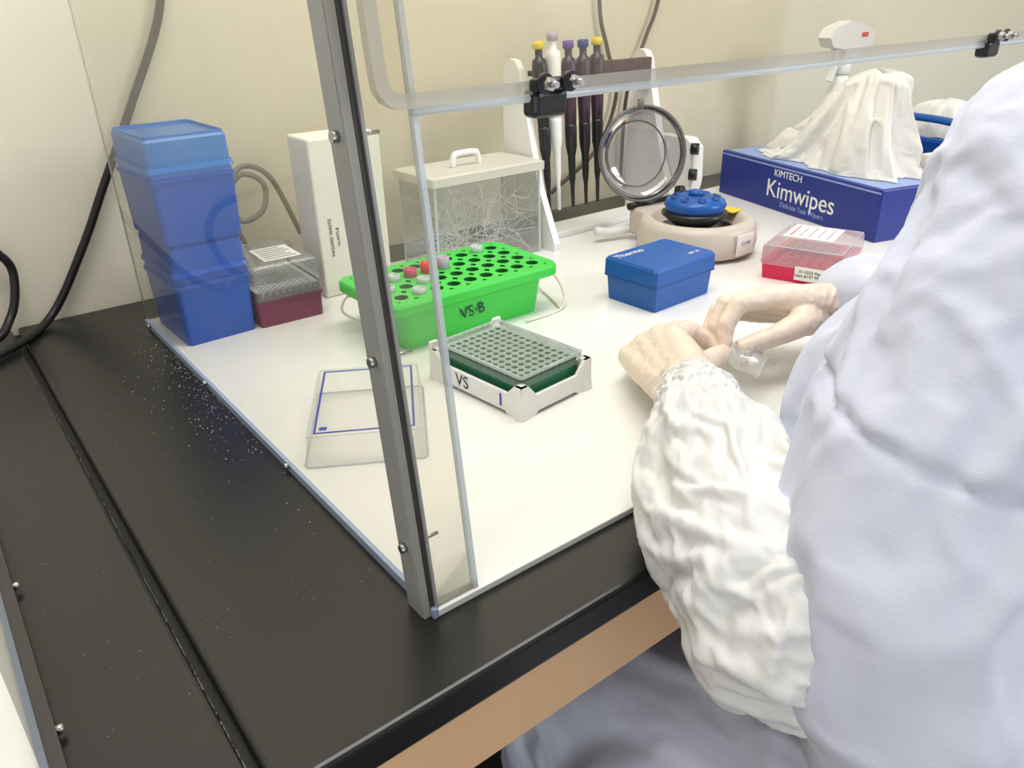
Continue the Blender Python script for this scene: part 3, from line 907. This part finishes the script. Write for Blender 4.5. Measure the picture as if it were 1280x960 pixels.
# ------------------------------------------------------------------ tissue box
kd = Vector((-.265, -.964, 0)); kang = math.atan2(kd.y, kd.x)+math.pi/2
kn = Vector((.964, -.265, 0))
A = Vector((1.351, 1.040, 0)); Bn = A+kd*.425
cK = (A+Bn)/2+kn*.11
g = group('tissue_box', (cK.x, cK.y, 0), kang)
box('carton', (-.11, .11), (-.2125, .2125), (0, .086), M_kblue, g, bev=.002)
box('top_border', (-.102, .102), (-.205, .205), (.0861, .0867), M_klight, g)
box('top_opening', (-.05, .05), (-.15, .15), (.0868, .0892), M_paper, g)
text('Kimwipes', .046, (-.1103, -.025, .038), (0, -1, 0), (0, 0, 1), M_white, g, ext=.0003)
text('KIMTECH', .018, (-.1103, .010, .069), (0, -1, 0), (0, 0, 1), M_white, g, ext=.0003)
text('Delicate Task Wipers', .013, (-.1103, -.035, .014), (0, -1, 0), (0, 0, 1), M_klight, g, ext=.0003)
box('stripe', (-.1104, -.1101), (-.21, .21), (.079, .082), M_klight, g)
draped('pulled_tissue', (-.01, -.01, .0880), (.082, .160), .145, M_tissue, g, 3.3, lean=(.01, -.02), pw=1.15, top=.44, pleat=.36)
draped('pulled_tissue_fold', (-.02, .09, .0880), (.065, .075), .05, M_tissue, g, 6.1, lean=(0, -.03), pw=1.0, top=.3, pleat=.4, nA=80, nT=24, frames=7)
box('small_carton', (.03, .105), (-.205, -.15), (.0868, .123), M_foam, g, bev=.002)

g = group('spray_bottle', (1.66, .985, 0))
lathe('bottle', [(.036, 0), (.040, .004), (.040, .13), (.034, .165), (.018, .195), (.014, .215)], M_white, g, seg=32)
lathe('collar', [(.016, .213), (.017, .215), (.017, .235), (.013, .24)], M_white, g, seg=24)
prism('trigger_head', [(-.070, .270), (-.085, .288), (-.070, .306), (-.015, .318), (.05, .306), (.085, .292), (.082, .270), (.04, .262), (.016, .238), (-.016, .238), (-.018, .262)], 'y', -.015, .015, M_white, g)
prism('trigger', [(-.044, .266), (-.034, .264), (-.026, .235), (-.040, .200), (-.048, .203), (-.038, .235)], 'y', -.006, .006, M_white, g)
box('red_tab', (.03, .055), (-.0155, -.015), (.285, .294), M_red, g)
box('bottle_label', (-.0415, -.040), (-.025, .02), (.05, .12), M_klight, g)
g = group('blue_storage_bin', (1.64, .75, 0), math.radians(-12))
loft('bin', [(.13, .20, .008, 0), (.15, .22, .01, .115), (.16, .23, .01, .115), (.16, .23, .01, .122), (.146, .216, .008, .122), (.13, .20, .008, .02)], M_pblue, g)
tube('bin_handle', [(-.07, -.1, .122), (-.07, -.095, .15), (-.07, .0, .155), (-.07, .095, .15), (-.07, .1, .122)], .007, M_pblue, g)
draped('cloth_bundle', (.01, 0, .118), (.065, .095), .06, M_tissue, g, 9.3, pw=.6, top=.3, pleat=.15, nA=70, nT=24, frames=0)

# ------------------------------------------------------------------ cables
tube('black_power_cable', [(.345, 1.172, .60), (.340, 1.172, .45), (.328, 1.172, .37), (.2695, 1.172, .262), (.212, 1.17, .165), (.165, 1.17, .085), (.105, 1.16, .006), (.035, 1.076, .001), (-.10, 1.0, .001), (-.4, 1.13, 0.001)], .0055, M_cable, None, n=14)
tube('looped_cable', [(-.1, 1.165, .14), (.04, 1.165, .118), (.072, 1.165, .095), (.078, 1.165, .065), (.06, 1.15, .02), (.02, 1.12, .001), (-.1, 1.15, .001)], .0055, M_cable, None, n=12)
tube('wall_cord', [(1.117, 1.172, .60), (1.117, 1.172, .37), (1.141, 1.172, .285), (1.17, 1.172, .2), (1.12, 1.172, .10), (1.0, 1.172, .03)], .004, M_bcable, None)
tube('wall_cord', [(1.33, 1.172, .60), (1.279, 1.172, .374), (1.246, 1.172, .30), (1.20, 1.172, .2), (1.19, 1.172, .03)], .004, M_bcable, None)

g = group('pcr_cap_strip', (.652, .438, .034), math.radians(20))
vs, fs = [], []
for i in range(25):
    x = -.036+.072*i/24
    z = .011*math.sin(i/24*math.pi*1.5)
    vs += [(x, -.017, z-.006), (x, -.006, z-.001), (x, .006, z-.001), (x, .017, z+.007)]
for i in range(24):
    for k in range(3):
        fs.append((4*i+k, 4*i+k+1, 4*i+k+5, 4*i+k+4))
mobj('film', vs, fs, M_film, g, True)
for i in range(7):
    x = -.030+.010*i
    z = .011*math.sin((x+.036)/.072*math.pi*1.5)
    lathe('cap_dome', [(.0040, 0), (.0038, .004), (.0026, .006), (.0002, .0065)], M_film, g, Matrix.Translation((x, 0, z)), seg=14, caps=False)
for e in (0, 3):
    tube('film_edge_%d' % e, [vs[4*i+e] for i in range(0, 25, 3)], .0006, M_acrB, g, n=3, seg=6)

# ------------------------------------------------------------------ light
w = bpy.data.worlds.new('world'); sc.world = w; w.use_nodes = True
bg = w.node_tree.nodes['Background']
bg.inputs[0].default_value = (1.0, .99, .975, 1); bg.inputs[1].default_value = .58
def area(name, loc, target, sx, sy, e, col):
    l = bpy.data.lights.new(name, 'AREA'); l.shape = 'RECTANGLE'; l.size = sx; l.size_y = sy; l.energy = e; l.color = col
    o = bpy.data.objects.new(name, l); link(o)
    d = Vector(target)-Vector(loc)
    o.rotation_euler = d.to_track_quat('-Z', 'Y').to_euler(); o.location = loc
area('ceiling_light', (.6, .50, 1.55), (.6, .58, 0), 1.5, .45, 22, (1, .975, .94))
area('window_light', (2.4, -1.4, 1.2), (.6, .3, .1), .8, 1.0, 38, (.85, .92, 1.0))
area('low_fill', (-1.2, -1.6, -.25), (.4, .3, -.25), 1.2, .8, 13, (.93, .96, 1.0))  # added low fill light to brighten the lap and apron, no real window
